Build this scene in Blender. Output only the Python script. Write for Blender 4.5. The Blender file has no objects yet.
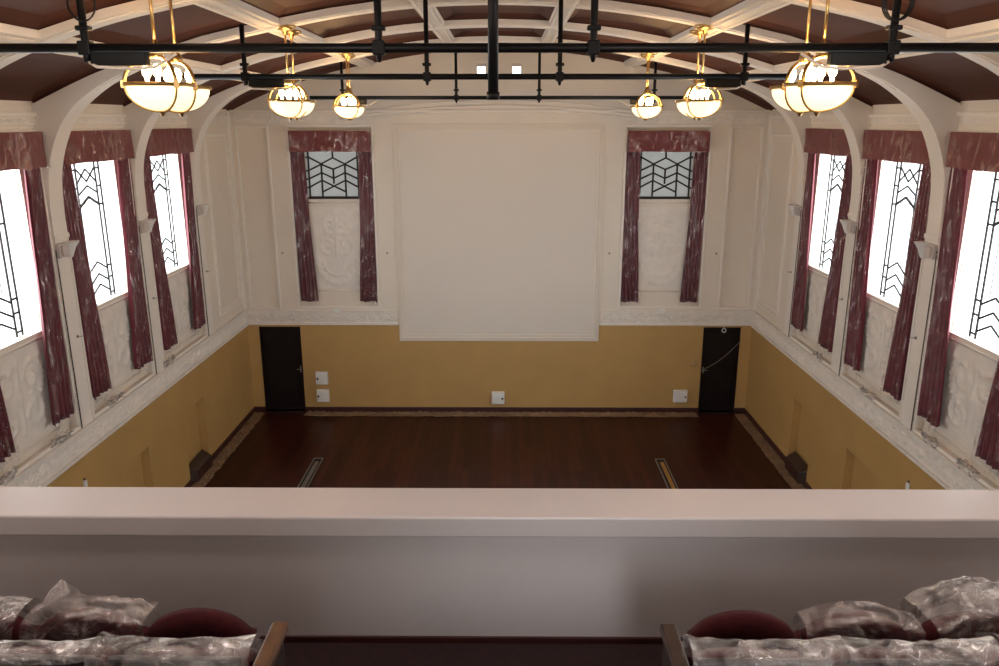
import bpy, bmesh, math, random
from mathutils import Vector, noise
random.seed(7)
scene = bpy.context.scene
col = scene.collection
PI = math.pi

# ------------------------------------------------------------------ mesh builder
class MB:
    def __init__(self):
        self.v = []; self.f = []; self.m = []
    def add(self, verts, faces, mi=0):
        o = len(self.v)
        self.v += [tuple(p) for p in verts]
        for f in faces:
            self.f.append([o + i for i in f]); self.m.append(mi)
        return self
    def quad(self, a, b, c, d, mi=0):
        return self.add([a, b, c, d], [(0, 1, 2, 3)], mi)
    def box(self, x0, x1, y0, y1, z0, z1, mi=0):
        x0, x1 = min(x0, x1), max(x0, x1); y0, y1 = min(y0, y1), max(y0, y1); z0, z1 = min(z0, z1), max(z0, z1)
        return self.add([(x0,y0,z0),(x1,y0,z0),(x1,y1,z0),(x0,y1,z0),(x0,y0,z1),(x1,y0,z1),(x1,y1,z1),(x0,y1,z1)],
                        [(0,3,2,1),(4,5,6,7),(0,1,5,4),(1,2,6,5),(2,3,7,6),(3,0,4,7)], mi)
    def tube(self, pts, r, n=8, cap=True, mi=0, closed=False):
        pts = [Vector(p) for p in pts]; N = len(pts)
        rs = r if isinstance(r, (list, tuple)) else [r] * N
        rings = []
        up = None
        for i in range(N):
            if closed: t = pts[(i + 1) % N] - pts[i - 1]
            else: t = pts[min(i + 1, N - 1)] - pts[max(i - 1, 0)]
            t.normalize()
            if up is None:
                up = Vector((0, 0, 1)) if abs(t.z) < .9 else Vector((1, 0, 0))
            a = t.cross(up)
            if a.length < 1e-4: a = t.cross(Vector((1, 0, 0)))
            a.normalize(); b = a.cross(t).normalized(); up = b
            rings.append([pts[i] + (a * math.cos(2*PI*k/n) + b * math.sin(2*PI*k/n)) * rs[i] for k in range(n)])
        vs = [p for ring in rings for p in ring]; fs = []
        for i in range(N if closed else N - 1):
            j = (i + 1) % N
            for k in range(n):
                fs.append((i*n+k, i*n+(k+1) % n, j*n+(k+1) % n, j*n+k))
        if cap and not closed:
            fs.append(tuple(range(n))[::-1]); fs.append(tuple((N-1)*n+k for k in range(n)))
        return self.add(vs, fs, mi)
    def lathe(self, prof, c=(0,0,0), n=28, mi=0):
        vs = []; fs = []
        for (r, z) in prof:
            for k in range(n):
                a = 2*PI*k/n
                vs.append((c[0]+r*math.cos(a), c[1]+r*math.sin(a), c[2]+z))
        for i in range(len(prof)-1):
            for k in range(n):
                fs.append((i*n+k, i*n+(k+1) % n, (i+1)*n+(k+1) % n, (i+1)*n+k))
        return self.add(vs, fs, mi)
    def grid(self, fn, nu, nv, mi=0):
        vs = [fn(i/nu, j/nv) for j in range(nv+1) for i in range(nu+1)]
        fs = [(j*(nu+1)+i, j*(nu+1)+i+1, (j+1)*(nu+1)+i+1, (j+1)*(nu+1)+i) for j in range(nv) for i in range(nu)]
        return self.add(vs, fs, mi)
    def build(self, name, mats, parent=None, smooth=False, bevel=0, loc=None, weld=False, segs=2, solid=0, sub=0):
        me = bpy.data.meshes.new(name)
        me.from_pydata(self.v, [], self.f)
        if not isinstance(mats, (list, tuple)): mats = [mats]
        for m in mats: me.materials.append(m)
        for p, mi in zip(me.polygons, self.m): p.material_index = mi
        if weld:
            bm = bmesh.new(); bm.from_mesh(me)
            bmesh.ops.remove_doubles(bm, verts=bm.verts, dist=1e-5)
            bmesh.ops.recalc_face_normals(bm, faces=bm.faces)
            bm.to_mesh(me); bm.free()
        if smooth:
            for p in me.polygons: p.use_smooth = True
        me.update()
        o = bpy.data.objects.new(name, me); col.objects.link(o)
        if parent is not None: o.parent = parent
        if loc is not None: o.location = loc
        if solid:
            s = o.modifiers.new('solid', 'SOLIDIFY'); s.thickness = solid; s.offset = 0
        if bevel:
            b = o.modifiers.new('bevel', 'BEVEL'); b.width = bevel; b.segments = segs; b.limit_method = 'ANGLE'
        if sub:
            s = o.modifiers.new('sub', 'SUBSURF'); s.levels = sub; s.render_levels = sub
        return o

def tag(o, label, cat, group=None, kind=None):
    o['label'] = label; o['category'] = cat
    if group: o['group'] = group
    if kind: o['kind'] = kind
    return o
def empty(name, loc=(0,0,0), rz=0):
    o = bpy.data.objects.new(name, None); col.objects.link(o)
    o.empty_display_size = .1; o.location = loc; o.rotation_euler = (0, 0, rz)
    return o
def copy_tree(o, parent=None):
    c = o.copy(); col.objects.link(c)
    if parent is not None: c.parent = parent
    for ch in list(o.children): copy_tree(ch, c)
    return c

# ------------------------------------------------------------------ materials
def mat(name, color, rough=.6, metal=0, emit=None, emit_s=0, spec=.5, var=0, scale=8, bump=0, bscale=60, coat=0, sheen=0):
    m = bpy.data.materials.new(name); m.use_nodes = True
    nt = m.node_tree; b = nt.nodes['Principled BSDF']
    b.inputs['Base Color'].default_value = (*color, 1)
    b.inputs['Roughness'].default_value = rough
    b.inputs['Metallic'].default_value = metal
    b.inputs['Specular IOR Level'].default_value = spec
    b.inputs['Coat Weight'].default_value = coat
    b.inputs['Sheen Weight'].default_value = sheen
    if emit:
        b.inputs['Emission Color'].default_value = (*emit, 1); b.inputs['Emission Strength'].default_value = emit_s
    if var or bump:
        tc = nt.nodes.new('ShaderNodeTexCoord')
    if var:
        n = nt.nodes.new('ShaderNodeTexNoise'); n.inputs['Scale'].default_value = scale; n.inputs['Detail'].default_value = 6
        nt.links.new(tc.outputs['Object'], n.inputs['Vector'])
        r = nt.nodes.new('ShaderNodeValToRGB')
        r.color_ramp.elements[0].position = .3; r.color_ramp.elements[1].position = .7
        r.color_ramp.elements[0].color = (*[max(0, c*(1-var)) for c in color], 1)
        r.color_ramp.elements[1].color = (*[min(1, c*(1+var)) for c in color], 1)
        nt.links.new(n.outputs['Fac'], r.inputs['Fac']); nt.links.new(r.outputs['Color'], b.inputs['Base Color'])
    if bump:
        n2 = nt.nodes.new('ShaderNodeTexNoise'); n2.inputs['Scale'].default_value = bscale; n2.inputs['Detail'].default_value = 4
        nt.links.new(tc.outputs['Object'], n2.inputs['Vector'])
        bp = nt.nodes.new('ShaderNodeBump'); bp.inputs['Strength'].default_value = bump; bp.inputs['Distance'].default_value = .02
        nt.links.new(n2.outputs['Fac'], bp.inputs['Height']); nt.links.new(bp.outputs['Normal'], b.inputs['Normal'])
    return m

def plastic(name, fac, tint=(.9,.88,.86), scale=9, rough=.16, milky=.3, bump=.8, lo=.35, hi=.75, edge=0, zs=.35):
    """thin crinkled polythene: see-through between shiny and milky folds"""
    m = bpy.data.materials.new(name); m.use_nodes = True
    nt = m.node_tree; nt.nodes.clear()
    out = nt.nodes.new('ShaderNodeOutputMaterial')
    tr = nt.nodes.new('ShaderNodeBsdfTransparent')
    gl = nt.nodes.new('ShaderNodeBsdfGlossy'); gl.inputs['Roughness'].default_value = rough
    gl.inputs['Color'].default_value = (*tint, 1)
    df = nt.nodes.new('ShaderNodeBsdfDiffuse'); df.inputs['Color'].default_value = (*tint, 1)
    mx0 = nt.nodes.new('ShaderNodeMixShader'); mx0.inputs['Fac'].default_value = milky
    nt.links.new(gl.outputs[0], mx0.inputs[1]); nt.links.new(df.outputs[0], mx0.inputs[2])
    tc = nt.nodes.new('ShaderNodeTexCoord')
    mp = nt.nodes.new('ShaderNodeMapping'); mp.inputs['Scale'].default_value = (1, 1, zs)
    nt.links.new(tc.outputs['Object'], mp.inputs['Vector'])
    n = nt.nodes.new('ShaderNodeTexNoise'); n.inputs['Scale'].default_value = scale; n.inputs['Detail'].default_value = 8
    n.inputs['Distortion'].default_value = 1.2
    nt.links.new(mp.outputs[0], n.inputs['Vector'])
    r = nt.nodes.new('ShaderNodeMapRange'); r.inputs['From Min'].default_value = lo; r.inputs['From Max'].default_value = hi
    r.inputs['To Min'].default_value = fac*.15; r.inputs['To Max'].default_value = min(1, fac*1.7)
    nt.links.new(n.outputs['Fac'], r.inputs['Value'])
    lw = nt.nodes.new('ShaderNodeLayerWeight'); lw.inputs['Blend'].default_value = .5
    ma = nt.nodes.new('ShaderNodeMath'); ma.operation = 'MULTIPLY_ADD'; ma.inputs[1].default_value = edge; ma.inputs[2].default_value = 1 - edge*.3
    nt.links.new(lw.outputs['Facing'], ma.inputs[0])
    mm = nt.nodes.new('ShaderNodeMath'); mm.operation = 'MULTIPLY'; mm.use_clamp = True
    nt.links.new(r.outputs[0], mm.inputs[0]); nt.links.new(ma.outputs[0], mm.inputs[1])
    mx = nt.nodes.new('ShaderNodeMixShader')
    nt.links.new(mm.outputs[0], mx.inputs['Fac']); nt.links.new(tr.outputs[0], mx.inputs[1]); nt.links.new(mx0.outputs[0], mx.inputs[2])
    bp = nt.nodes.new('ShaderNodeBump'); bp.inputs['Strength'].default_value = bump; bp.inputs['Distance'].default_value = .03
    n2 = nt.nodes.new('ShaderNodeTexNoise'); n2.inputs['Scale'].default_value = scale*1.7; n2.inputs['Detail'].default_value = 5
    n2.inputs['Distortion'].default_value = 2
    nt.links.new(mp.outputs[0], n2.inputs['Vector'])
    nt.links.new(n2.outputs['Fac'], bp.inputs['Height'])
    nt.links.new(bp.outputs['Normal'], gl.inputs['Normal']); nt.links.new(bp.outputs['Normal'], df.inputs['Normal'])
    nt.links.new(mx.outputs[0], out.inputs['Surface'])
    return m

def floor_mat():
    m = bpy.data.materials.new('stained_floorboards'); m.use_nodes = True
    nt = m.node_tree; b = nt.nodes['Principled BSDF']
    tc = nt.nodes.new('ShaderNodeTexCoord'); mp = nt.nodes.new('ShaderNodeMapping')
    mp.inputs['Rotation'].default_value = (0, 0, PI/2)
    nt.links.new(tc.outputs['Object'], mp.inputs['Vector'])
    br = nt.nodes.new('ShaderNodeTexBrick')
    br.inputs['Color1'].default_value = (.085, .019, .011, 1); br.inputs['Color2'].default_value = (.045, .011, .007, 1)
    br.inputs['Mortar'].default_value = (.012, .004, .003, 1)
    br.inputs['Scale'].default_value = 1; br.inputs['Mortar Size'].default_value = .004
    br.inputs['Brick Width'].default_value = 3.2; br.inputs['Row Height'].default_value = .14
    br.offset = .37
    nt.links.new(mp.outputs[0], br.inputs['Vector'])
    mp2 = nt.nodes.new('ShaderNodeMapping'); mp2.inputs['Scale'].default_value = (14, .8, 1)
    nt.links.new(tc.outputs['Object'], mp2.inputs['Vector'])
    n = nt.nodes.new('ShaderNodeTexNoise'); n.inputs['Scale'].default_value = 3; n.inputs['Detail'].default_value = 6
    nt.links.new(mp2.outputs[0], n.inputs['Vector'])
    mx = nt.nodes.new('ShaderNodeMix'); mx.data_type = 'RGBA'; mx.blend_type = 'MULTIPLY'; mx.inputs['Factor'].default_value = .6
    nt.links.new(br.outputs['Color'], mx.inputs['A']); nt.links.new(n.outputs['Color'], mx.inputs['B'])
    nt.links.new(mx.outputs['Result'], b.inputs['Base Color'])
    b.inputs['Roughness'].default_value = .30; b.inputs['Specular IOR Level'].default_value = .14
    return m

def glass_mat(name, tint=(.97,.98,.98), refl=.06):
    m = bpy.data.materials.new(name); m.use_nodes = True
    nt = m.node_tree; nt.nodes.clear()
    out = nt.nodes.new('ShaderNodeOutputMaterial'); tr = nt.nodes.new('ShaderNodeBsdfTransparent')
    tr.inputs['Color'].default_value = (*tint, 1)
    gl = nt.nodes.new('ShaderNodeBsdfGlossy'); gl.inputs['Roughness'].default_value = .03
    mx = nt.nodes.new('ShaderNodeMixShader'); mx.inputs['Fac'].default_value = refl
    nt.links.new(tr.outputs[0], mx.inputs[1]); nt.links.new(gl.outputs[0], mx.inputs[2]); nt.links.new(mx.outputs[0], out.inputs['Surface'])
    return m

def frosted_mat(name, color, trans):
    m = bpy.data.materials.new(name); m.use_nodes = True
    nt = m.node_tree; nt.nodes.clear()
    out = nt.nodes.new('ShaderNodeOutputMaterial')
    a = nt.nodes.new('ShaderNodeBsdfTranslucent'); a.inputs['Color'].default_value = (*color, 1)
    d = nt.nodes.new('ShaderNodeBsdfPrincipled'); d.inputs['Base Color'].default_value = (*color, 1); d.inputs['Roughness'].default_value = .3
    mx = nt.nodes.new('ShaderNodeMixShader'); mx.inputs['Fac'].default_value = 1 - trans
    nt.links.new(a.outputs[0], mx.inputs[1]); nt.links.new(d.outputs[0], mx.inputs[2]); nt.links.new(mx.outputs[0], out.inputs['Surface'])
    return m

M = {}
M['cream'] = mat('cream_paint', (.78, .695, .595), .55, var=.03, scale=1.2)
M['white'] = mat('white_paint', (.84, .775, .70), .5, var=.02, scale=2)
M['plaster'] = mat('plaster_relief', (.80, .735, .66), .6, var=.05, scale=6)
M['screen'] = mat('screen_paint', (.76, .685, .60), .7, var=.015, scale=.8)
M['ochre'] = mat('ochre_paint', (.50, .305, .105), .55, var=.05, scale=1.5)
M['brown'] = mat('brown_ceiling_paint', (.085, .028, .017), .6, spec=.3, var=.12, scale=1.5)
M['skirt'] = mat('dark_red_skirting', (.05, .012, .010), .4)
M['paper'] = mat('brown_masking_paper', (.24, .15, .085), .8, var=.25, scale=5, bump=.6, bscale=14)
M['floor'] = floor_mat()
M['door'] = mat('dark_stained_door', (.010, .0045, .0035), .5, var=.2, scale=4, spec=.2)
M['black'] = mat('black_paint', (.004, .004, .0045), .45, spec=.25)
M['iron'] = mat('dark_window_bars', (.035, .03, .028), .6, spec=.2)
M['brass'] = mat('polished_brass', (.66, .43, .17), .28, metal=1)
M['bowl'] = mat('lit_opal_glass', (.95, .88, .75), .25, emit=(1, .76, .42), emit_s=1.55)
M['bulb'] = mat('glowing_bulb', (1, .9, .7), .3, emit=(1, .72, .36), emit_s=30)
M['velvet'] = mat('maroon_velvet', (.115, .008, .018), .75, var=.25, scale=10, sheen=.1)
M['pelmet'] = mat('maroon_pelmet_cloth', (.15, .014, .015), .7, var=.2, scale=8, sheen=.2)
M['wrap'] = plastic('curtain_polythene', .28, tint=(.92,.80,.80), scale=9, rough=.14, milky=.12, lo=.52, hi=.72, bump=1.0)
M['wrap2'] = plastic('pelmet_polythene', .19, tint=(.95,.80,.76), scale=6, rough=.15, milky=.12, lo=.50, hi=.72, bump=1.0)
M['bag'] = plastic('milky_polythene', .42, tint=(.82,.78,.76), scale=7, rough=.25, milky=.45, bump=1, lo=.36, hi=.68, edge=1.2, zs=1)
M['bagclear'] = plastic('clear_polythene', .38, tint=(.85,.78,.76), scale=7, rough=.22, milky=.4, bump=1, lo=.38, hi=.68, edge=1.4, zs=1)
M['scrap'] = plastic('grey_polythene_scrap', .5, tint=(.72,.68,.66), scale=9, rough=.25, milky=.5, edge=1, zs=1)
M['seat'] = mat('maroon_upholstery', (.065, .007, .010), .85, var=.2, scale=20, sheen=.08, spec=.2)
M['panelback'] = mat('dark_seat_panel', (.03, .018, .015), .45, var=.2, scale=5)
M['wood'] = mat('brown_armrest_wood', (.14, .065, .03), .4, var=.3, scale=9)
M['woodd'] = mat('dark_armrest_wood', (.045, .025, .018), .4, var=.3, scale=9)
M['steel'] = mat('dull_steel', (.30, .28, .25), .4, metal=.8)
M['carpet'] = mat('dark_maroon_carpet', (.022, .006, .007), .95, var=.3, scale=30)
M['parapet'] = mat('parapet_paint', (.70, .635, .615), .38, var=.03, scale=1.5)
M['box'] = mat('white_box_plastic', (.82, .80, .76), .4)
M['greyplastic'] = mat('pinkish_grey_plastic', (.60, .53, .49), .5)
M['glass'] = glass_mat('clear_window_glass')
M['frost'] = frosted_mat('frosted_window_glass', (.34, .34, .325), .25)
M['rope'] = mat('pale_cord', (.16, .13, .10), .8)
M['shaft'] = mat('pale_batten', (.80, .70, .58), .5)

# ------------------------------------------------------------------ room numbers (metres)
W = 5.80          # half width to the wall face
BACK = -21.0      # wall behind the balcony
TOPW = 6.73       # side wall height under the vault
RIBS = [-2.22, -4.64, -7.05, -9.47, -11.89, -14.31, -16.73, -19.15]
WINS = [-3.43, -5.85, -8.26]
ADDEDWIN = [-10.68, -13.10]       # window bays added out of view to light the parapet
SOFF = [(5.76,5.10),(5.75,5.5),(5.70,5.95),(5.53,6.40),(5.30,6.70),(5.0,6.93),(4.68,7.10),(4.2,7.29),(3.6,7.47),(3.1,7.58),(2.6,7.68),(2.0,7.79),(1.4,7.87),(.7,7.93),(0,7.95)]
def vault(x):
    x = abs(x)
    P = [(a, b+.055) for a, b in SOFF[::-1] if a < 4.5] + [(4.75, 7.18), (5.0, 7.09), (5.3, 6.96), (5.8, 6.73), (6.2, 6.55)]
    for (a, za), (b, zb) in zip(P, P[1:]):
        if x <= b: return za + (zb-za)*(x-a)/(b-a)
    return P[-1][1]

# ------------------------------------------------------------------ wall helper: rectangle with holes
def cells(mb, us, vs, holes, fn, mi=0):
    """fn(u, v, d) -> point; holes = (u0,u1,v0,v1,depth,closed,mi_reveal)"""
    U = sorted(set(us + [h[0] for h in holes] + [h[1] for h in holes]))
    V = sorted(set(vs + [h[2] for h in holes] + [h[3] for h in holes]))
    for a, b in zip(U, U[1:]):
        for c, d in zip(V, V[1:]):
            mu, mv = (a+b)/2, (c+d)/2
            if any(h[0] < mu < h[1] and h[2] < mv < h[3] for h in holes): continue
            mb.quad(fn(a,c,0), fn(b,c,0), fn(b,d,0), fn(a,d,0), mi(mv) if callable(mi) else mi)
    for (a, b, c, d, dep, closed, rm) in holes:
        mb.quad(fn(a,c,0), fn(a,c,dep), fn(a,d,dep), fn(a,d,0), rm)
        mb.quad(fn(b,c,0), fn(b,c,dep), fn(b,d,dep), fn(b,d,0), rm)
        mb.quad(fn(a,c,0), fn(b,c,0), fn(b,c,dep), fn(a,c,dep), rm)
        mb.quad(fn(a,d,0), fn(b,d,0), fn(b,d,dep), fn(a,d,dep), rm)
        if closed: mb.quad(fn(a,c,dep), fn(b,c,dep), fn(b,d,dep), fn(a,d,dep), rm)

REC = .09          # recess of the window bays
ZR0, ZR1 = 2.44, 6.42
GW, GZ0, GZ1 = .74, 3.90, 6.16       # window half width, sill, head
SIDE = {-1: 'left', 1: 'right'}

for s in (-1, 1):
    mb = MB()
    fn = lambda u, v, d, s=s: (s*(W+d), u, v)
    holes = []
    for c in WINS:
        holes.append((c-1.0, c+1.0, ZR0, ZR1, REC, False, 0))
        holes.append((c-.45, c+.52, -.1, 1.32, .15, True, 1))      # shallow niche in the dado
    cells(mb, [BACK, .0], [-.1, 2.03, TOPW+.1], holes, fn, lambda v: 1 if v < 2.03 else 0)
    for c in ADDEDWIN: holes.append((c-1.0, c+1.0, ZR0, ZR1, REC, False, 0))
    for c in WINS + ADDEDWIN:                                      # back of each bay, pierced by the window
        cells(mb, [c-1.0, c+1.0], [ZR0, ZR1], [(c-GW, c+GW, GZ0, GZ1, .22, False, 0)], lambda u, v, d, s=s: (s*(W+REC+d), u, v), 0)
    o = mb.build('wall_'+SIDE[s], [M['cream'], M['ochre']], weld=False)
    tag(o, f'{SIDE[s]} side wall, cream above and ochre below, with arched window bays', 'wall', kind='structure')

# far wall
mb = MB()
fnf = lambda u, v, d: (u, d, v)
FW = 3.65
RW0, RW1 = 2.74, 4.56
holes = [(-5.53, -4.58, -.1, 1.98, .14, False, 1), (4.70, 5.55, -.1, 1.98, .14, False, 1)]
for s in (-1, 1):
    a, b = sorted((s*RW0, s*RW1)); holes.append((a, b, 2.46, 6.44, REC, False, 0))
    holes.append((s*.375-.105, s*.375+.105, 7.52, 7.73, .15, False, 0))
    a, b = sorted((s*5.02, s*5.64)); holes.append((a, b, 2.46, 6.40, .05, True, 0))
cells(mb, [-6.0, 6.0], [-.1, 2.03, 6.73, 8.3], holes, fnf, lambda v: 1 if v < 2.03 else 0)
for s in (-1, 1):
    a, b = sorted((s*RW0, s*RW1)); c, d = sorted((s*3.05, s*4.25))
    cells(mb, [a, b], [2.46, 6.44], [(c, d, 4.88, 6.1, .16, False, 0)], lambda u, v, d_: (u, REC+d_, v), 0)
o = mb.build('wall_far', [M['cream'], M['ochre']])
tag(o, 'far end wall, cream above an ochre lower band', 'wall', kind='structure')

mb = MB(); mb.quad((-6.2, BACK, 3), (6.2, BACK, 3), (6.2, BACK, 8.3), (-6.2, BACK, 8.3))
tag(mb.build('wall_back', M['cream']), 'plain cream wall behind the balcony seats', 'wall', kind='structure')
mb = MB(); mb.quad((-W-.2, BACK, -.1), (W+.2, BACK, -.1), (W+.2, .2, -.1), (-W-.2, .2, -.1))
tag(mb.build('floor', M['floor']), 'dark reddish brown polished floorboards of the hall', 'floor', kind='structure')

# ------------------------------------------------------------------ ceiling coffers
mb = MB()
bands = [-5.95, -4.35, -2.75, -.9, .9, 2.75, 4.35, 5.95]
edges = [.02] + RIBS + [BACK-.05]
def cofferz(x): return vault(x)
for (y1, y0) in zip(edges, edges[1:]):
    for xa, xb in zip(bands, bands[1:]):
        n = 6; ins = .26; rise = .10
        def P(t, q, up):       # t across, q along (metres from edges)
            x = xa + (xb-xa)*t
            return (x, q, cofferz(x) + up)
        ta = ins/abs(xb-xa)
        ts_o = [i/n for i in range(n+1)]; ts_i = [ta + (1-2*ta)*i/n for i in range(n+1)]
        for i in range(n):
            mb.quad(P(ts_i[i], y0+ins, rise), P(ts_i[i+1], y0+ins, rise), P(ts_i[i+1], y1-ins, rise), P(ts_i[i], y1-ins, rise))
            mb.quad(P(ts_o[i], y0, 0), P(ts_o[i+1], y0, 0), P(ts_i[i+1], y0+ins, rise), P(ts_i[i], y0+ins, rise))
            mb.quad(P(ts_o[i], y1, 0), P(ts_o[i+1], y1, 0), P(ts_i[i+1], y1-ins, rise), P(ts_i[i], y1-ins, rise))
        mb.quad(P(0, y0, 0), P(0, y1, 0), P(ta, y1-ins, rise), P(ta, y0+ins, rise))
        mb.quad(P(1, y0, 0), P(1, y1, 0), P(1-ta, y1-ins, rise), P(1-ta, y0+ins, rise))
tag(mb.build('ceiling', M['brown']), 'brown barrel-vaulted ceiling of panels between white ribs', 'ceiling', kind='structure')

# arched ribs
def smooth_profile(P, k=4):
    out = []
    for i in range(len(P)-1):
        p0 = P[max(i-1,0)]; p1 = P[i]; p2 = P[i+1]; p3 = P[min(i+2,len(P)-1)]
        for j in range(k):
            t = j/k
            out.append(tuple(.5*((2*p1[a]) + (-p0[a]+p2[a])*t + (2*p0[a]-5*p1[a]+4*p2[a]-p3[a])*t*t + (-p0[a]+3*p1[a]-3*p2[a]+p3[a])*t**3) for a in (0,1)))
    out.append(P[-1]); return out
SP = smooth_profile(SOFF)
def outer(x, z):
    if z < 6.5: return (5.86, z)
    if x > 4.9:
        t = (5.47-x)/(5.47-4.9); t = max(0, min(1, t)); xx = 5.86 + (5.0-5.86)*t
        return (xx, max(z+.05, vault(xx)+.02))
    if x > 4.35:
        t = (x-4.35)/.55; return (x+.1*t, vault(x+.1*t)+.02)
    return (x, vault(x)+.03)
names_r = ['nearest the far wall', 'second from the far wall', 'third from the far wall', 'fourth from the far wall', 'above the balcony front', 'over the balcony seats', 'over the rear balcony', 'by the rear wall']
prof = SP + [(-x, z) for (x, z) in SP[::-1][1:]]
def orr(x, z):
    a = outer(abs(x), z); return (a[0] if x >= 0 else -a[0], a[1])
tn = 0
for ri, yc in enumerate(RIBS):
    mb = MB(); hw = .16
    def hwz(z): return .16 if z < 6.8 else max(.135, .16-.09*(z-6.8))
    for (x0, z0), (x1, z1) in zip(prof, prof[1:]):
        o0 = orr(x0, z0); o1 = orr(x1, z1)
        h0, h1 = hwz(z0), hwz(z1)
        for g in (-1, 1):
            mb.quad((x0,yc+g*h0,z0), (x1,yc+g*h1,z1), (o1[0],yc+g*h1,o1[1]), (o0[0],yc+g*h0,o0[1]))
        mb.quad((x0,yc-h0,z0), (x1,yc-h1,z1), (x1,yc+h1,z1), (x0,yc+h0,z0))
        # raised fillet along the soffit
        k = .972
        if z0 > 6.9 and z1 > 6.9:
            mb.quad((x0,yc-.085,z0-.014), (x1,yc-.085,z1-.014), (x1,yc+.085,z1-.014), (x0,yc+.085,z0-.014))
            for ys in (yc-.085, yc+.085):
                mb.quad((x0,ys,z0-.014), (x1,ys,z1-.014), (x1,ys,z1), (x0,ys,z0))
    for s in (-1, 1):
        mb.quad((s*5.76,yc-hw,5.1),(s*5.86,yc-hw,5.1),(s*5.86,yc+hw,5.1),(s*5.76,yc+hw,5.1))
        mb.box(s*5.745, s*5.86, yc-.175, yc+.175, 5.04, 5.10)          # little impost block
        mb.box(s*5.77, s*5.86, yc-.14, yc+.14, 2.36, 5.04)            # pilaster strip
    tn += 1
    tag(mb.build(f'trim_{tn}', M['white']), f'white arched ceiling rib {names_r[ri]}, with slim pilasters', 'ceiling rib', kind='structure')
# ribs running along the vault
for (x, wd, nm) in [(-4.35,.25,'lowest on the left'),(-2.75,.25,'middle left'),(-.9,.22,'just left of the crown'),(.9,.22,'just right of the crown'),(2.75,.25,'middle right'),(4.35,.25,'lowest on the right')]:
    mb = MB(); a, b = x-wd/2, x+wd/2
    dz = .045
    pa = (a, vault(a)-dz); pb = (b, vault(b)-dz)
    ua = (a, vault(a)+.03); ub = (b, vault(b)+.03)
    for (p, q) in ((pa,pb),(pa,ua),(pb,ub)):
        mb.quad((p[0],0,p[1]),(q[0],0,q[1]),(q[0],BACK,q[1]),(p[0],BACK,p[1]))
    sl = (pb[1]-pa[1])/(b-a)
    for k in (-.07, .07):      # moulded line on the soffit
        xm = x+k; zm = pa[1]+sl*(xm-a)-.012
        mb.tube([(xm,-.01,zm),(xm,BACK,zm)], .014, 6)
    tn += 1
    tag(mb.build(f'trim_{tn}', M['white']), f'white moulded rib running along the vault, {nm}', 'ceiling rib', kind='structure')

# ------------------------------------------------------------------ mouldings
def frame_strip(mb, fn, u0, u1, v0, v1, w=.05, d=.03):
    """picture-frame moulding on a wall; fn(u,v,d) with d negative = into the room"""
    for (a, b, c, e) in ((u0,u1,v0,v0+w),(u0,u1,v1-w,v1),(u0,u0+w,v0+w,v1-w),(u1-w,u1,v0+w,v1-w)):
        pts = [fn(a,c,.01),fn(b,c,.01),fn(b,e,.01),fn(a,e,.01),fn(a,c,-d),fn(b,c,-d),fn(b,e,-d),fn(a,e,-d)]
        mb.add(pts, [(0,3,2,1),(4,5,6,7),(0,1,5,4),(1,2,6,5),(2,3,7,6),(3,0,4,7)])
for s in (-1, 1):
    fs = lambda u, v, d, s=s: (s*(W+d), u, v)
    mb = MB()
    for c in WINS: frame_strip(mb, fs, c-1.03, c+1.03, ZR0-.03, ZR1+.03, .05, .025)
    frame_strip(mb, fs, -1.62, -.22, 2.60, 6.30, .05, .03)
    frame_strip(mb, fs, -1.50, -.34, 2.72, 6.18, .03, .015)
    mb.box(s*(W-.03), s*(W+.05), -.18, .0, 2.4, 6.73)
    mb.box(s*(W-.05), s*(W+.05), BACK, 0, 6.60, 6.655)
    mb.box(s*(W-.03), s*(W+.05), BACK, 0, 6.50, 6.52)
    tn += 1
    tag(mb.build(f'trim_{tn}', M['white'], bevel=.008), f'cream mouldings framing the bays of the {SIDE[s]} wall', 'moulding', kind='structure')
mb = MB()
for s in (-1, 1):
    a, b = sorted((s*2.71, s*4.59)); frame_strip(mb, fnf, a, b, 2.43, 6.47, .05, .03)
    a, b = sorted((s*4.97, s*5.69)); frame_strip(mb, fnf, a, b, 2.41, 6.45, .05, .03)
mb.box(-5.8, 5.8, -.05, .02, 6.74, 6.78)
tn += 1
tag(mb.build(f'trim_{tn}', M['white'], bevel=.008), 'cream panel mouldings around both far wall windows and corners', 'moulding', kind='structure')
# arched cornice lines over the screen
mb = MB()
for (z0, rise, r) in ((6.56, .30, .03), (6.64, .33, .018), (6.44+.06, .27, .018)):
    mb.tube([(x, -.005, z0 + rise*max(0, 1-(x/3.6)**2)) for x in [(-3.4)+6.8*i/48 for i in range(49)]], r, 8)
tn += 1
tag(mb.build(f'trim_{tn}', M['white'], smooth=True), 'shallow arched cornice lines above the blank white screen', 'cornice', kind='structure')

# relief friezes (height field)
def scroll(u):
    """running leaf-scroll, period 0.6; returns height for (u, v in 0..1)"""
    return u
def frieze_h(u, v, per=.46):
    t = (u/per) % 1.0; k = int(math.floor(u/per)) % 2
    y = v-.5
    if k: y = -y
    h = 0
    d = abs(y - .26*math.sin(2*PI*t))                            # stem
    h += .7*math.exp(-(d/.07)**2)
    for (cx, cy, r) in ((.27,-.12,.16),(.75,.12,.16)):
        rr = math.hypot((t-cx)*1.35, y-cy)
        h += .9*math.exp(-((rr-r)/.05)**2) + .8*math.exp(-(rr/.06)**2)
    h += .35*noise.noise(Vector((u*18, v*6, 1.3)))
    env = min(1, v/.12, (1-v)/.12)
    return max(0, h)*env
def frieze(mb, fn, u0, u1, v0, v1, amp=.032, du=.03, nv=12):
    nu = max(4, int(abs(u1-u0)/du))
    mb.grid(lambda a, b: fn(u0+(u1-u0)*a, v0+(v1-v0)*b, -.012-amp*frieze_h(u0+(u1-u0)*a, b)), nu, nv)
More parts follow.
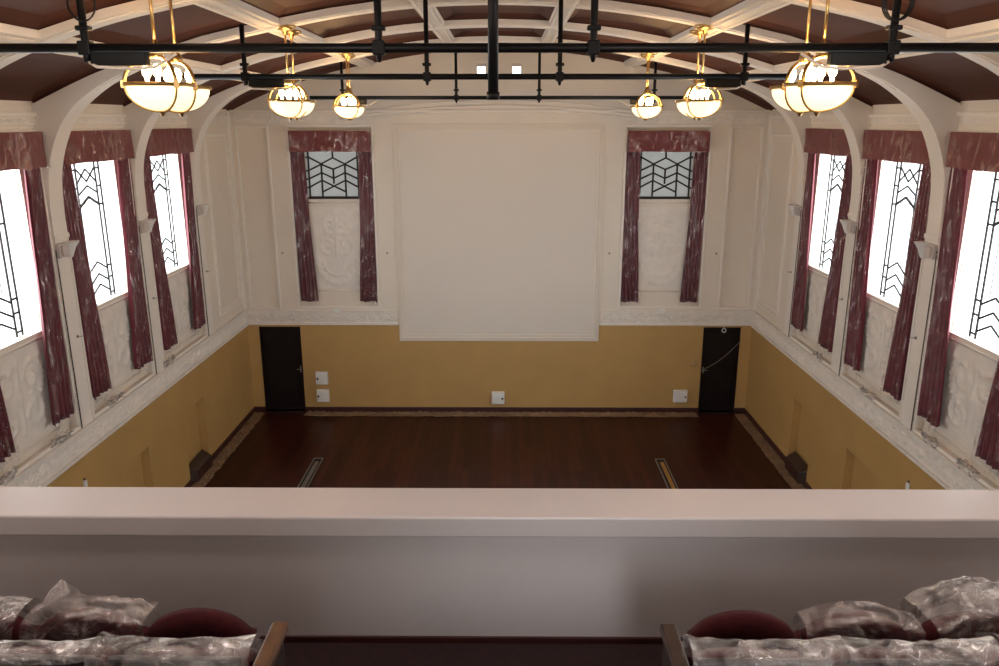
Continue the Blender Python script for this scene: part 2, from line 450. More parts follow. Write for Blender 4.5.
for s in (-1, 1):
    mb = MB(); fs = lambda u, v, d, s=s: (s*(W+d), u, v)
    frieze(mb, fs, -12.6, 0, 2.07, 2.35)
    mb.box(s*(W-.05), s*(W+.02), -12.7, 0, 2.025, 2.07); mb.box(s*(W-.06), s*(W+.02), -12.7, 0, 2.35, 2.41)
    frieze(mb, fs, -9.5, 0, 6.52, 6.60, .012)
    tn += 1
    tag(mb.build(f'trim_{tn}', M['plaster']), f'plaster relief frieze along the {SIDE[s]} wall above the ochre band', 'frieze', kind='structure')
mb = MB()
for (a, b) in ((-5.78, -2.32), (2.32, 5.78)):
    frieze(mb, fnf, a, b, 2.08, 2.31)
    mb.box(a, b, -.04, .02, 2.03, 2.08); mb.box(a, b, -.05, .02, 2.31, 2.38)
for (a, b) in ((-5.7, -2.9), (2.9, 5.7)):
    frieze(mb, fnf, a, b, 6.50, 6.72, .016)
tn += 1
tag(mb.build(f'trim_{tn}', M['plaster']), 'plaster relief frieze across the far wall beside the screen', 'frieze', kind='structure')

# relief panels below the windows
def ridge_panel(curves, dots, w, h, nu, nv):
    pts = []
    for c, r, a in curves:
        pts += [(x, y, r, a) for (x, y) in c]
    def H(x, y):
        m = 0
        for (px, py, r, a) in pts:
            dx = x-px; dy = y-py
            q = (dx*dx+dy*dy)/(r*r)
            if q < 6: m = max(m, a*math.exp(-q))
        for (px, py, r, a) in dots:
            q = ((x-px)**2+(y-py)**2)/(r*r)
            if q < 6: m = max(m, a*math.exp(-q))
        return m
    return [[H(-w/2+w*i/nu, h*j/nv) for i in range(nu+1)] for j in range(nv+1)]
def spiral(cx, cy, r0, r1, a0, a1, n=26):
    return [(cx+(r0+(r1-r0)*i/n)*math.cos(a0+(a1-a0)*i/n), cy+(r0+(r1-r0)*i/n)*math.sin(a0+(a1-a0)*i/n)) for i in range(n+1)]
def mir(c): return [(-x, y) for (x, y) in c]
def leafy(c, r, a, st=3): return [(x+((-1)**k)*r*.9, y+r*.5, r, a) for k, (x, y) in enumerate(c[::st])]
A1 = spiral(.28, .80, .30, .05, -PI/2, 2.1*PI); A2 = spiral(.24, .36, .24, .05, PI/2, -1.9*PI)
cur = [(A1,.035,.9),(mir(A1),.035,.9),(A2,.03,.8),(mir(A2),.03,.8),([(0,.15+.9*i/24) for i in range(25)],.03,.8)]
dts = [(0,1.05,.09,1),(.12,.98,.06,.8),(-.12,.98,.06,.8),(.45,.18,.06,.7),(-.45,.18,.06,.7),(.50,1.05,.06,.7),(-.50,1.05,.06,.7),(0,.62,.08,.9)]
dts += leafy(A1,.035,.7)+leafy(mir(A1),.035,.7)+leafy(A2,.03,.7)+leafy(mir(A2),.03,.7)
PANEL_S = ridge_panel(cur, dts, 1.30, 1.20, 64, 58)
U1 = [(.45*math.cos(a), .62+.50*math.sin(a)) for a in [PI+PI*i/36 for i in range(37)]]
cur2 = [(U1,.05,.9),([(.33*math.cos(a),.66+.36*math.sin(a)) for a in [PI*1.05+PI*.9*i/26 for i in range(27)]],.03,.6),
        ([(0,.75+.85*i/24) for i in range(25)],.035,.8),([(-.22+.44*i/12,1.28) for i in range(13)],.05,.8),
        (spiral(.14,1.45,.16,.03,-PI/2,1.5*PI),.03,.7),(mir(spiral(.14,1.45,.16,.03,-PI/2,1.5*PI)),.03,.7),
        (spiral(.2,1.0,.2,.04,-PI/2,1.5*PI),.03,.6),(mir(spiral(.2,1.0,.2,.04,-PI/2,1.5*PI)),.03,.6)]
dts2 = [(0,.12,.07,.9),(.45,.64,.08,.9),(-.45,.64,.08,.9),(0,1.72,.07,.9),(0,1.28,.09,1.0),(.3,.22,.06,.7),(-.3,.22,.06,.7)]
dts2 += leafy(U1,.05,.8,2)+[(.10*math.cos(k),1.28+.10*math.sin(k),.04,.8) for k in range(6)]+[(((-1)**k)*.07,.8+.08*k,.035,.7) for k in range(10)]
PANEL_F = ridge_panel(cur2, dts2, 1.10, 1.85, 56, 92)
def relief(mb, hmap, w, h, amp, fn):
    nv = len(hmap)-1; nu = len(hmap[0])-1
    mb.grid(lambda a, b: fn(-w/2+w*a, h*b, -.004-amp*hmap[int(round(b*nv))][int(round(a*nu))]), nu, nv)
for s in (-1, 1):
    for i, c in enumerate(WINS):
        mb = MB()
        relief(mb, PANEL_S, 1.30, 1.20, .035, lambda u, v, d, s=s, c=c: (s*(W+REC+d), c+u, 2.62+v))
        frame_strip(mb, lambda u, v, d, s=s, c=c: (s*(W+REC+d), c+u, v), -.72, .72, 2.54, 3.86, .03, .015)
        tn += 1
        tag(mb.build(f'trim_{tn}', M['plaster'], smooth=True), f'scrolled plaster relief under the {SIDE[s]} wall window {["nearest the far wall","in the middle","nearest the balcony"][i]}', 'plaster relief', kind='structure')
    mb = MB()
    cx = s*FW
    relief(mb, PANEL_F, 1.10, 1.85, .024, lambda u, v, d, cx=cx: (cx+u, REC+d, 2.86+v))
    frame_strip(mb, lambda u, v, d, cx=cx: (cx+u, REC+d, v), -.60, .60, 2.80, 4.82, .03, .012)
    tn += 1
    tag(mb.build(f'trim_{tn}', M['plaster'], smooth=True), f'wreath and cross plaster relief under the far wall {SIDE[s]} window', 'plaster relief', kind='structure')

# blank screen panel on the far wall
mb = MB()
mb.box(-2.14, 2.14, -.03, .02, 1.78, 6.38)
tag(mb.build('projection_screen', M['screen']), 'large blank off-white painted screen panel in the middle of the far wall', 'screen', kind='structure')
mb = MB()
for (g, w, d) in ((0, .05, .035), (.05, .05, .055), (.10, .07, .04)):
    u0, u1, v0, v1 = -2.29+g, 2.29-g, 1.65+g, 6.49-g
    for (a, b, c, e) in ((u0,u1,v0,v0+w),(u0,u1,v1-w,v1),(u0,u0+w,v0+w,v1-w),(u1-w,u1,v0+w,v1-w)):
        mb.box(a, b, -d, .02, c, e)
tn += 1
tag(mb.build(f'trim_{tn}', M['cream'], bevel=.008), 'stepped cream frame around the blank screen', 'moulding', kind='structure')

# skirting boards
for s in (-1, 1):
    mb = MB()
    spans = []
    e = [0.0]
    ys = [0.0]
    for c in WINS: ys += [c+.52, c-.45]
    ys.append(-12.6)
    for a, b in zip(ys[::2], ys[1::2]): mb.box(s*(W-.025), s*(W+.01), b, a, -.1, .02)
    tag(mb.build('baseboard_'+SIDE[s], M['skirt'], bevel=.006), f'dark red skirting board along the {SIDE[s]} wall', 'skirting', kind='structure')
mb = MB()
for a, b in ((-5.8,-5.53),(-4.58,4.70),(5.55,5.8)): mb.box(a, b, -.025, .01, -.1, .02)
tag(mb.build('baseboard_far', M['skirt'], bevel=.006), 'dark red skirting board along the far wall', 'skirting', kind='structure')

# ------------------------------------------------------------------ doors in the far wall
def door(n, x0, x1, label, handle_x):
    r = empty(f'door_{n}', ((x0+x1)/2, .1, -.1)); tag(r, label, 'door', kind='structure')
    cx = (x0+x1)/2; w = (x1-x0)/2
    mb = MB(); mb.box(-w+.03, w-.03, .0, .04, .01, 2.05)
    for (za, zb) in ((.15,.9),(1.05,1.92)):
        mb.box(-w+.14, w-.14, -.012, .0, za, zb)
    leaf = mb.build('door_leaf', M['door'], r, bevel=.008)
    mb = MB()
    mb.box(-w, -w+.035, -.11, .04, 0, 2.08); mb.box(w-.035, w, -.11, .04, 0, 2.08); mb.box(-w+.035, w-.035, -.11, .04, 2.045, 2.08)
    mb.build('door_frame', M['door'], r, bevel=.005)
    mb = MB(); mb.box(handle_x-.02, handle_x+.02, -.014, 0, .95, 1.1); mb.tube([(handle_x,-.012,1.03),(handle_x,-.05,1.03),(handle_x-.09*(1 if handle_x>0 else -1),-.05,1.03)], .01, 8)
    mb.build('door_handle', M['steel'], leaf)
    return r
door(1, -5.53, -4.58, 'dark brown door in the left corner of the far wall', .40)
door(2, 4.70, 5.55, 'dark brown door in the right corner of the far wall, cord across it', -.35)
# pale cord slung over the right doorway and its hook
mb = MB()
mb.tube([(5.56-.88*t, -.03-.02*math.sin(PI*t), 1.66-.72*t-.08*math.sin(PI*t)) for t in [i/14 for i in range(15)]], .009, 6)
tag(mb.build('slung_rope', M['rope'], smooth=True), 'thin pale rope slung diagonally across the right dark doorway', 'rope')
mb = MB(); mb.tube([(5.16+.045*math.cos(a), -.03, 1.915+.045*math.sin(a)) for a in [2*PI*i/16 for i in range(16)]], .009, 6, closed=True); mb.tube([(5.16,-.03,1.96),(5.16,-.0,2.0)], .007, 6)
tag(mb.build('wire_hook', M['box'], smooth=True), 'small white wire loop hanging at the top of the right doorway', 'hook')

# ------------------------------------------------------------------ windows
glass_side = None
WN = ['nearest the far wall', 'in the middle', 'nearest the balcony']
def side_window(n, s, c, label):
    x = s*(W+REC+.07)
    r = empty(f'window_{n}', (x, c, GZ0)); tag(r, label, 'window', kind='structure')
    H = GZ1-GZ0
    mb = MB()
    for (a, b, z0, z1) in ((-GW,GW,0,.03),(-GW,GW,H-.03,H),(-GW,-GW+.012,.03,H-.03),(GW-.012,GW,.03,H-.03)):
        mb.box(-.03, .03, a, b, z0, z1)
    mb.box(-.07*s, -.03*s, -GW, GW, -.0, .02)
    fr = mb.build('window_frame', M['white'], r)
    mb = MB(); mb.quad((.02*s,-GW,.02),(.02*s,GW,.02),(.02*s,GW,H),(.02*s,-GW,H))
    mb.build('window_pane', M['glass'], fr)
    mb = MB(); t = .014
    def bar(*p, r_=t): mb.tube([(0, a, b) for a, b in p], r_, 6)
    for sg in (-1, 1):
        for q in (.27, .39): bar((sg*q, .04), (sg*q, H-.04))
        for z in (.10, .34, .52, 1.45, 1.72, 1.98): bar((sg*.27, z), (sg*.39, z))
        bar((0,.62),(sg*.27,.48)); bar((0,.44),(sg*.27,.30)) ; bar((0,.28),(sg*.27,.14))
        bar((0,1.58),(sg*.27,1.45), r_=.02); bar((0,1.74),(sg*.27,1.62)); bar((0,1.98),(sg*.27,1.78)); bar((0,1.80),(sg*.27,2.0)); bar((sg*.12,.58),(sg*.12,1.5), r_=.005)
    mb.build('window_lattice', M['iron'], r)
wn = 0
for s in (-1, 1):
    for i, c in enumerate(WINS):
        wn += 1
        side_window(wn, s, c, f'added unseen leaded window in the {SIDE[s]} wall, {WN[i]}')
def far_window(n, s, label):
    cx = s*FW; hw = .60; z0 = 4.88; H = 1.2
    r = empty(f'window_{n}', (cx, REC+.06, z0)); tag(r, label, 'window', kind='structure')
    mb = MB(); mb.quad((-hw,.03,0),(hw,.03,0),(hw,.03,H),(-hw,.03,H)); mb.build('window_pane', M['frost'], r)
    mb = MB(); t = .021
    def bar(*p, r_=t): mb.tube([(a, 0, b) for a, b in p], r_, 6)
    mb.box(-hw+.02, hw-.02, -.03, .03, 0, .055)
    X = [-.54, -.26, .0, .26, .54]      # lattice columns
    top = 1.02
    k = lambda y: top - (y-112)/168*top  # from a drawn 168-unit tall pattern
    bar((X[0],.05),(X[0],H)); bar((X[4],.05),(X[4],H))
    bar((X[1],.05),(X[1],k(155))); bar((X[3],.05),(X[3],k(155))); bar((X[2],k(133)),(X[2],H)); bar((X[2],k(225)),(X[2],k(174)))
    bar((X[0],k(130)),(X[1],k(155)),(X[2],k(133)),(X[3],k(155)),(X[4],k(130)))
    bar((X[0],k(178)),(X[1],k(156)),(X[2],k(174)),(X[3],k(156)),(X[4],k(178)))
    bar((X[0],k(208)),(X[1],k(186)),(X[2],k(206)),(X[3],k(186)),(X[4],k(208)))
    bar((X[0],k(238)),(X[1],k(213)),(X[2],k(234)),(X[3],k(213)),(X[4],k(238)))
    bar((X[1],k(255)),(X[2],k(234)),(X[3],k(255)))
    for z in (130, 178, 208, 238):
        bar((-hw,k(z+2)),(X[0],k(z))); bar((hw,k(z+2)),(X[4],k(z)))
    mb.build('window_lattice', M['iron'], r)
for s in (-1, 1):
    for q, c in enumerate(ADDEDWIN): side_window((11 if s < 0 else 12)+2*q, s, c, f'added unseen leaded window in the {SIDE[s]} wall, {["just before the balcony front","beside the balcony parapet"][q]}')
far_window(7, -1, 'frosted window with black geometric bars, left of the screen')
far_window(8, 1, 'frosted window with black geometric bars, right of the screen')
for s in (-1, 1):
    wn = 9 if s < 0 else 10
    r = empty(f'window_{wn}', (s*.375, .1, 7.52)); tag(r, f'tiny square window high in the far wall, {SIDE[s]} of the two', 'window', kind='structure')
    mb = MB(); mb.quad((-.105,.03,0),(.105,.03,0),(.105,.03,.21),(-.105,.03,.21)); mb.build('window_pane', M['glass'], r)
    mb = MB(); mb.box(-.105,.105,0,.05,.145,.21); mb.box(-.105,-.09,0,.05,0,.145); mb.box(.09,.105,0,.05,0,.145); mb.build('window_frame', M['greyplastic'], r)

# ------------------------------------------------------------------ curtains and pelmets
def curtain_fn(h, wt, wb, out, seed, lean):
    """u across 0..1, v up 0..1 ; returns (across, depth, z).  Inner edge shifts by lean from bottom to top."""
    def fn(u, v, off=0, crumple=0):
        w = wb + (wt-wb)*v**1.3
        gather = 1-.10*math.exp(-((v-.5)/.25)**2)
        a = (u-.5)*w*gather + lean*(v-.3)
        ph = seed*1.7
        fold = .034*math.sin(u*2*PI*4.5+ph+.5*math.sin(v*3+seed)) + .012*math.sin(u*2*PI*9+ph*2+v*2)
        fold *= (.55+.45*(1-v))
        d = out + fold
        if crumple:
            q = Vector((a*7+seed*5, z_*4 if False else v*h*4, seed))
            d = out + .045 + fold*.35 + crumple*(noise.noise(q) + .5*noise.noise(q*2.3))
            a = a*1.12
        return a, d, v*h
    return fn
def make_curtain(seed, wt, wb, h, lean):
    """curtain hangs in its own local frame: x across, -y into the room, z up from the hem"""
    r = empty('curtain')
    fn = curtain_fn(h, wt, wb, .0, seed, lean)
    mb = MB()
    mb.grid(lambda u, v: (lambda a, d, z: (a, -d, z + .012*math.sin(u*9+seed)*(1-v)))(*fn(u, v)), 54, 26)
    mb.build('curtain_cloth', M['velvet'], r, smooth=True, solid=.006)
    mb = MB()
    def wf(u, v):
        vv = v*1.05-.05
        a, d, z = fn(u, max(0, vv), 0, .022)
        if vv < 0:
            k = -vv/.05
            z = vv*h*.75; d = d*(1-.5*k) + .01; a = a*(1+.12*k) + .02*noise.noise(Vector((u*9, seed, 2)))
        return (a, -d, z)
    mb.grid(wf, 40, 60)
    mb.build('plastic_wrap', M['wrap'], r, smooth=True)
    return r
def make_pelmet(w, h, seed):
    r = empty('pelmet')
    mb = MB()
    # box pelmet: front with short returns
    def pf(u, v):
        t = -1+2*u
        x = max(-1, min(1, t*1.12))*w/2
        over = max(0, abs(t*1.12)-1)/.12
        y = -.12 + .12*over
        y += -.010*noise.noise(Vector((x*3, v*2, seed)))*(1-over)
        z = v*h + (.005*math.sin(x*6+seed) if v < .1 else 0)
        return (x, y, z)
    mb.grid(pf, 60, 8)
    mb.add([(-w/2,0,h),(w/2,0,h),(w/2,-.12,h),(-w/2,-.12,h)], [(0,1,2,3)])
    mb.build('pelmet_cloth', M['pelmet'], r, smooth=True)
    mb = MB()
    def wf(u, v):
        t = -1+2*u; x = max(-1, min(1, t*1.1))*(w/2+.012); over = max(0, abs(t*1.1)-1)/.1
        y = -.150 + .13*over - .03*noise.noise(Vector((x*4+seed+v*2, v*h*7, seed))) - .018*noise.noise(Vector((x*11+v*5, v*h*18, seed*2)))
        return (x, y, -.015 + v*(h+.025))
    mb.grid(wf, 90, 14)
    mb.build('plastic_wrap', M['wrap2'], r, smooth=True)
    return r
CB = 2.69; CT = 5.985
# side-wall curtains: rotate so local -y points into the room.
# left wall (s=-1): local -y -> +x : rz = +90deg ; right wall: rz = -90deg
gi = 0
for s in (-1, 1):
    for i, c in enumerate(WINS):
        for e in (1, -1):      # e=+1: edge toward the far wall, -1: edge toward the balcony
            gi += 1
            rz = PI/2 if s < 0 else -PI/2
            # local +x maps to world +y for rz=+90, to -y for rz=-90
            lx = e if s < 0 else -e
            o = make_curtain(gi, .36, .52, CT-CB, lx*.16)
            yc = c + e*.74
            o.location = (s*(W-.015), yc, CB); o.rotation_euler = (0, 0, rz)
            tag(o, f'maroon curtain in clear plastic, {SIDE[s]} wall window {WN[i]}, {"far-wall side" if e > 0 else "balcony side"}', 'curtain', 'maroon curtains wrapped in plastic')
        p = make_pelmet(2.0, .43, gi+.5); p.location = (s*(W-.004), c, 5.99); p.rotation_euler = (0, 0, PI/2 if s < 0 else -PI/2)
        tag(p, f'maroon box pelmet in plastic above the {SIDE[s]} wall window {WN[i]}', 'pelmet', 'maroon pelmets over the windows')
for s in (-1, 1):
    cx = s*FW
    for e in (-1, 1):
        gi += 1
        o = make_curtain(gi, .36, .40, 5.905-2.57, e*.10)
        o.location = (cx + e*.70, .035, 2.57)
        tag(o, f'maroon curtain in clear plastic on the far wall, {"left" if e<0 else "right"} side of the {SIDE[s]} frosted window', 'curtain', 'maroon curtains wrapped in plastic')
    p = make_pelmet(1.74, .44, gi+.5); p.location = (cx, -.004, 5.91)
    tag(p, f'maroon box pelmet in plastic above the far wall {SIDE[s]} frosted window', 'pelmet', 'maroon pelmets over the windows')
# small hooks
for (x, z, lab) in ((-4.86,3.69,'outer left of the left far window'),(-2.51,3.69,'between the left far window and the screen'),(2.47,3.69,'between the screen and the right far window'),(4.86,3.69,'outer right of the right far window')):
    mb = MB(); mb.lathe([(.0,0),(.022,0),(.022,.012),(.0,.012)], n=12); mb.tube([(0,0,.01),(0,0,.05),(0,.03,.06)], .006, 6)
    o = mb.build('curtain_hook', M['steel'], smooth=True); o.location = (x, 0, z); o.rotation_euler = (PI/2, 0, 0)
    tag(o, f'tiny metal curtain hook on the far wall, {lab}', 'hook', 'curtain tieback hooks')
for s in (-1, 1):
    for i, y in enumerate(RIBS[:3]):
        mb = MB(); mb.lathe([(.0,0),(.022,0),(.022,.012),(.0,.012)], n=12); mb.tube([(0,0,.01),(0,0,.05),(0,.03,.06)], .006, 6)
        o = mb.build('curtain_hook', M['steel'], smooth=True); o.location = (s*5.77, y+.05, 3.68); o.rotation_euler = (0, -s*PI/2, 0)
        tag(o, f'tiny metal curtain hook on the {SIDE[s]} wall pilaster {["nearest the far wall","second from the far wall","third from the far wall"][i]}', 'hook', 'curtain tieback hooks')

# ------------------------------------------------------------------ wall fittings on the pilasters
def wall_fitting(s, y, label):
    r = empty('wall_light', (s*5.77, y, 4.82)); tag(r, label, 'wall light', 'white wall fittings on the pilasters')
    d = -s
    mb = MB(); mb.box(0, d*.05, -.16, .05, -.02, .17); mb.box(d*.05, d*.09, -.13, .01, .01, .14)
    mb.build('backplate', M['greyplastic'], r, bevel=.008)
    mb = MB()
    n = 14
    sec = [(-.04,.035),(.02,.05),(.09,.07),(.17,.105)]
    vs = []; fs = []
    for (z, q) in sec:
        for k in range(n):
            a = PI*k/(n-1)
            vs.append((d*(.02+1.5*q*math.sin(a)), .10+q*math.cos(a)*1.1, z))
    for j in range(len(sec)-1):
        for k in range(n-1): fs.append((j*n+k, j*n+k+1, (j+1)*n+k+1, (j+1)*n+k))
    fs.append(tuple(range(n))); fs.append(tuple((len(sec)-1)*n+k for k in range(n)))
    mb.add(vs, fs); mb.build('cup_shade', M['box'], r, smooth=False)
    mb = MB(); mb.tube([(d*.012,-.175,.1),(d*.012,-.18,-2.42)], .007, 6); mb.build('cable', M['iron'], r)
for s in (-1, 1):
    for i, y in enumerate(RIBS[:3]):
        wall_fitting(s, y, f'small white flared wall light on the {SIDE[s]} wall pilaster {["nearest the far wall","second from the far wall","third from the far wall"][i]}')

# ------------------------------------------------------------------ electrical boxes and switches on the far wall
def power_box(x, z, w, h, dot, label):
    r = empty('power_box', (x, 0, z)); tag(r, label, 'electrical box', 'white electrical boxes on the far wall')
    mb = MB(); mb.box(-w/2, w/2, -.09, 0, 0, h); mb.build('case', M['box'], r, bevel=.012)
    mb = MB(); mb.box(-w/2+.02, w/2-.02, -.10, -.09, .02, h-.02); lid = mb.build('lid', M['box'], r, bevel=.006)
    mb = MB(); mb.lathe([(0,0),(.022,0),(.022,.02),(.0,.02)], n=12)
    k = mb.build('lock', M['black'], lid); k.location = (dot*(w/2-.05), -.10, h*.5); k.rotation_euler = (PI/2, 0, 0)
power_box(-4.14, .60, .28, .30, -1, 'white square electrical box left of the screen, upper of two')
power_box(-4.14, .17, .29, .30, -1, 'white square electrical box left of the screen, lower of two')
power_box(-.02, .12, .30, .30, 1, 'white square electrical box at the bottom middle of the ochre wall')
power_box(4.25, .17, .32, .30, 1, 'white square electrical box beside the right dark door')
r = empty('light_switch', (4.51, 0, 1.06)); tag(r, 'small brass switch on the ochre wall left of the right door', 'switch')
mb = MB(); mb.box(-.035,.035,-.012,0,0,.10); mb.build('switch_plate', M['brass'], r, bevel=.004)
mb = MB(); mb.box(-.012,.012,-.03,-.012,.035,.065); mb.build('toggle', M['box'], r)
for s in (-1, 1):
    r = empty('junction_box', (s*3.70, -.05, 2.32)); tag(r, f'small white box on the frieze under the far wall {SIDE[s]} window', 'junction box', 'small white boxes on the frieze')
    mb = MB(); mb.box(-.075,.075,-.06,0,0,.11); mb.build('case', M['box'], r, bevel=.01)
    mb = MB(); mb.box(-.055,.055,-.066,-.06,.02,.09); mb.build('cover', M['box'], r, bevel=.003)
    r = empty('wall_socket', (s*W, -7.32, 1.56)); tag(r, f'small white fitting with brown tip low on the {SIDE[s]} ochre wall', 'wall fitting', 'small fittings on the ochre walls')
    mb = MB(); mb.box(0,-s*.04,-.03,.03,0,.11); mb.build('case', M['box'], r, bevel=.012)
    mb = MB(); mb.box(-s*.005,-s*.035,-.02,.02,.11,.135); mb.build('tip', M['wood'], r, bevel=.008)
# dark wooden boxes in the first niches
for s in (-1, 1):
    c = WINS[0]
    r = empty('niche_box', (s*(W+.03), c, -.1)); tag(r, f'low dark wooden box in the {SIDE[s]} wall niche nearest the far wall', 'wooden box', 'dark boxes in the wall niches')
    mb = MB()
    y0, y1 = -.43, .50; h = .30
    vs = [(.08*s,y0,0),(.08*s,y1,0),(.08*s,y1,h),(.08*s,y0,h),(-s*.13,y0+.1,0),(-s*.13,y1-.1,0),(-s*.13,y1-.1,h-.06),(-s*.13,y0+.1,h-.06)]
    mb.add(vs, [(0,1,2,3),(4,5,6,7),(0,1,5,4),(1,2,6,5),(2,3,7,6),(3,0,4,7)]); mb.build('box_body', M['woodd'], r, bevel=.012)
    mb = MB(); mb.box(-s*.13, -s*.14, y0+.16, y1-.16, .05, h-.11); mb.build('front_panel', M['skirt'], r, bevel=.004)

# masking paper along the walls
for s in (-1, 1):
    mb = MB()
    mb.grid(lambda u, v, s=s: (s*(W-.03-(.26+.03*noise.noise(Vector((u*40,0,s))))*v), -.1-8.4*u, .006-.1+.03*abs(noise.noise(Vector((u*60,v*3,s*3))))), 160, 6)
    tag(mb.build('masking_paper', M['paper']), f'strip of crumpled brown masking paper on the floor along the {SIDE[s]} wall', 'masking paper', 'masking paper strips')
mb = MB()
mb.grid(lambda u, v: (-4.55+9.2*u, -.03-(.30+.03*noise.noise(Vector((u*40,0,5))))*v, .006-.1+.05*abs(noise.noise(Vector((u*60,v*3,9))))*(1-v*.4)), 180, 6)
tag(mb.build('masking_paper', M['paper']), 'strip of crumpled brown masking paper on the floor along the far wall', 'masking paper', 'masking paper strips')

# floor tracks
for s, x in ((-1, -3.66), (1, 3.29)):
    r = empty('floor_track', (x, -3.7, -.1)); tag(r, f'open metal floor trap slot in the {SIDE[s]} half of the dark floor', 'floor trap', 'metal floor trap slots')
    mb = MB()
    for (a, b, c, d) in ((-.10,-.075,-1.5,1.0),(.075,.10,-1.5,1.0),(-.10,.10,1.0,1.03)): mb.box(a, b, c, d, 0, .02)
    mb.build('slot_frame', M['steel'], r, bevel=.003)
    mb = MB(); mb.box(-.075,.075,-1.5,1.0,.001,.006); mb.build('slot_bed', M['black'], r)
    mb = MB(); mb.box(-.03,.045,-1.5,.86,.006,.022); mb.build('slot_rail', M['brass'] if s > 0 else M['steel'], r)

# ------------------------------------------------------------------ pendant lights
def make_pendant(rodlen):
    """origin at the rim of the bowl"""
    r = empty('pendant_light')
    R = .245; F = .74        # bowl radius, flattening
    mb = MB()
    mb.lathe([(R*math.cos(a), -R*F*math.sin(a)) for a in [PI/2*i/14 for i in range(14)]] + [(.004, -R*F)], n=36)
    bowl = mb.build('glass_bowl', M['bowl'], r, smooth=True)
    mb = MB()
    mb.lathe([(R-.012,.0),(R+.02,.0),(R+.024,.012),(R+.02,.03),(R-.012,.03),(R-.012,.0)], n=36)
    for k in range(3):
        a = PI + k*2*PI/3
        mb.box((R+.012)*math.cos(a)-.02, (R+.012)*math.cos(a)+.02, (R+.012)*math.sin(a)-.02, (R+.012)*math.sin(a)+.02, -.012, .045)
    mb.build('rim_ring', M['brass'], r, smooth=False)
    for k in range(3):
        a = PI + k*2*PI/3
        pts = [((R+.008)*math.cos(t)*math.cos(a), (R+.008)*math.cos(t)*math.sin(a), -(R*F+.008)*math.sin(t)) for t in [PI/2*i/12 for i in range(13)]]
        mb = MB(); mb.tube(pts, .009, 6); mb.build('bowl_strap', M['brass'], r, smooth=True)
        pts = [((R+.004)*math.cos(t)*math.cos(a), (R+.004)*math.cos(t)*math.sin(a), .03+(R*.80)*math.sin(t)) for t in [PI/2*i/12 for i in range(13)]]
        mb = MB(); mb.tube(pts, .016, 6); mb.build('hoop_arm', M['brass'], r, smooth=True)
    mb = MB(); mb.lathe([(.002,.36),(.02,.34),(.03,.30),(.05,.265),(.055,.235),(.045,.212),(.0,.212)], n=16); mb.build('top_cap', M['brass'], r, smooth=True)
    mb = MB(); mb.lathe([(.0,-.17),(.025,-.175),(.035,-.190),(.018,-.203),(.012,-.220),(.0,-.226)], n=14); mb.build('finial', M['brass'], r, smooth=True)
    mb = MB(); mb.tube([(0,0,.34),(0,0,rodlen)], .013, 8); rod = mb.build('rod', M['brass'], r, smooth=True)
    mb = MB(); mb.lathe([(.0,rodlen+.02),(.13,rodlen+.02),(.14,rodlen-.005),(.10,rodlen-.03),(.04,rodlen-.045),(.02,rodlen-.09),(.0,rodlen-.09)], n=20); mb.build('ceiling_rose', M['brass'], rod, smooth=True)
    for k in range(3):
        a = .5 + k*2*PI/3
        mb = MB(); mb.lathe([(.0,.17),(.02,.16),(.034,.125),(.030,.09),(.016,.07),(.014,.03),(.0,.03)], (.10*math.cos(a), .10*math.sin(a), 0), n=12)
        mb.build('bulb', M['bulb'], r, smooth=True)
    return r
LAMPS = []
cl = [(-3.2, 'far'), (-7.05, 'middle'), (-10.9, 'nearest')]
proto = None
for s in (-1, 1):
    for (y, nm) in cl:
        for k in (0, 1):
            x = s*(2.60 + .07*k); yy = y + .56*k; z = 6.81 if y < -9 else 6.78
            if proto is None:
                proto = make_pendant(.89); o = proto
            else: o = copy_tree(proto)
            o.location = (x, yy, z)
            o.rotation_euler = (0, 0, .37 if s < 0 else PI/3-.37)
            tag(o, f'lit brass bowl pendant, {"front" if k == 0 else "rear"} one of the {nm} pair in the {SIDE[s]} row', 'pendant light', 'brass bowl pendants')
            LAMPS.append((x, yy, z))

# ------------------------------------------------------------------ black lighting bars
def lighting_bar(y, z, half, label, hang_top, inner_below, coil):
    r = empty('lighting_bar', (0, y, z)); tag(r, label, 'lighting bar', 'black lighting bars under the vault')
    mb = MB(); mb.tube([(-half,0,0),(half,0,0)], .034, 12); mb.build('bar_pipe', M['black'], r, smooth=True)
    for x in (-2.97, -.80, .78, 2.97):
        top = vault(x)-z-.02 if abs(x) > 2.9 or True else 0
        mb = MB()
        mb.tube([(x,0,-.10),(x,0,-.05),(x,0,top)], [.012,.028,.028] if abs(x) < 2 else [.028,.028,.028], 10)
        h = mb.build('hanger_rod', M['black'], r, smooth=True)
        mb = MB(); mb.box(x-.045,x+.045,-.045,.045,-.05,.05); mb.build('clamp', M['black'], h, bevel=.008)
        mb = MB(); mb.box(x-.05,x+.05,-.035,.035,.12,.155); mb.build('collar', M['black'], h, bevel=.008)
    for s in (-1, 1):
        mb = MB(); mb.box(s*2.93, s*2.52, -.045, .045, -.125, -.03); mb.build('batten_box', M['black'], r, bevel=.01)
        mb = MB(); mb.tube([(s*2.95,-.02,-.10),(s*2.88,-.05,-.135),(s*2.6,-.05,-.150),(s*2.45,-.05,-.135),(s*2.3,-.02,-.04)], .012, 6); mb.build('white_cable', M['shaft'], r, smooth=True)
        if coil:
            mb = MB()
            for q in range(3):
                mb.tube([(s*2.97-s*.03+.10*math.cos(a)+.008*q, -.05-.012*q, .30+.12*math.sin(a)) for a in [2*PI*i/22 for i in range(22)]], .006, 5, closed=True)
            mb.build('cable_coil', M['black'], r, smooth=True)
    return r
lighting_bar(-11.24, 7.07, 4.05, 'thick black lighting bar hanging nearest the balcony', None, True, True)
lighting_bar(-7.57, 7.06, 3.6, 'black lighting bar hanging in the middle of the hall', None, True, False)
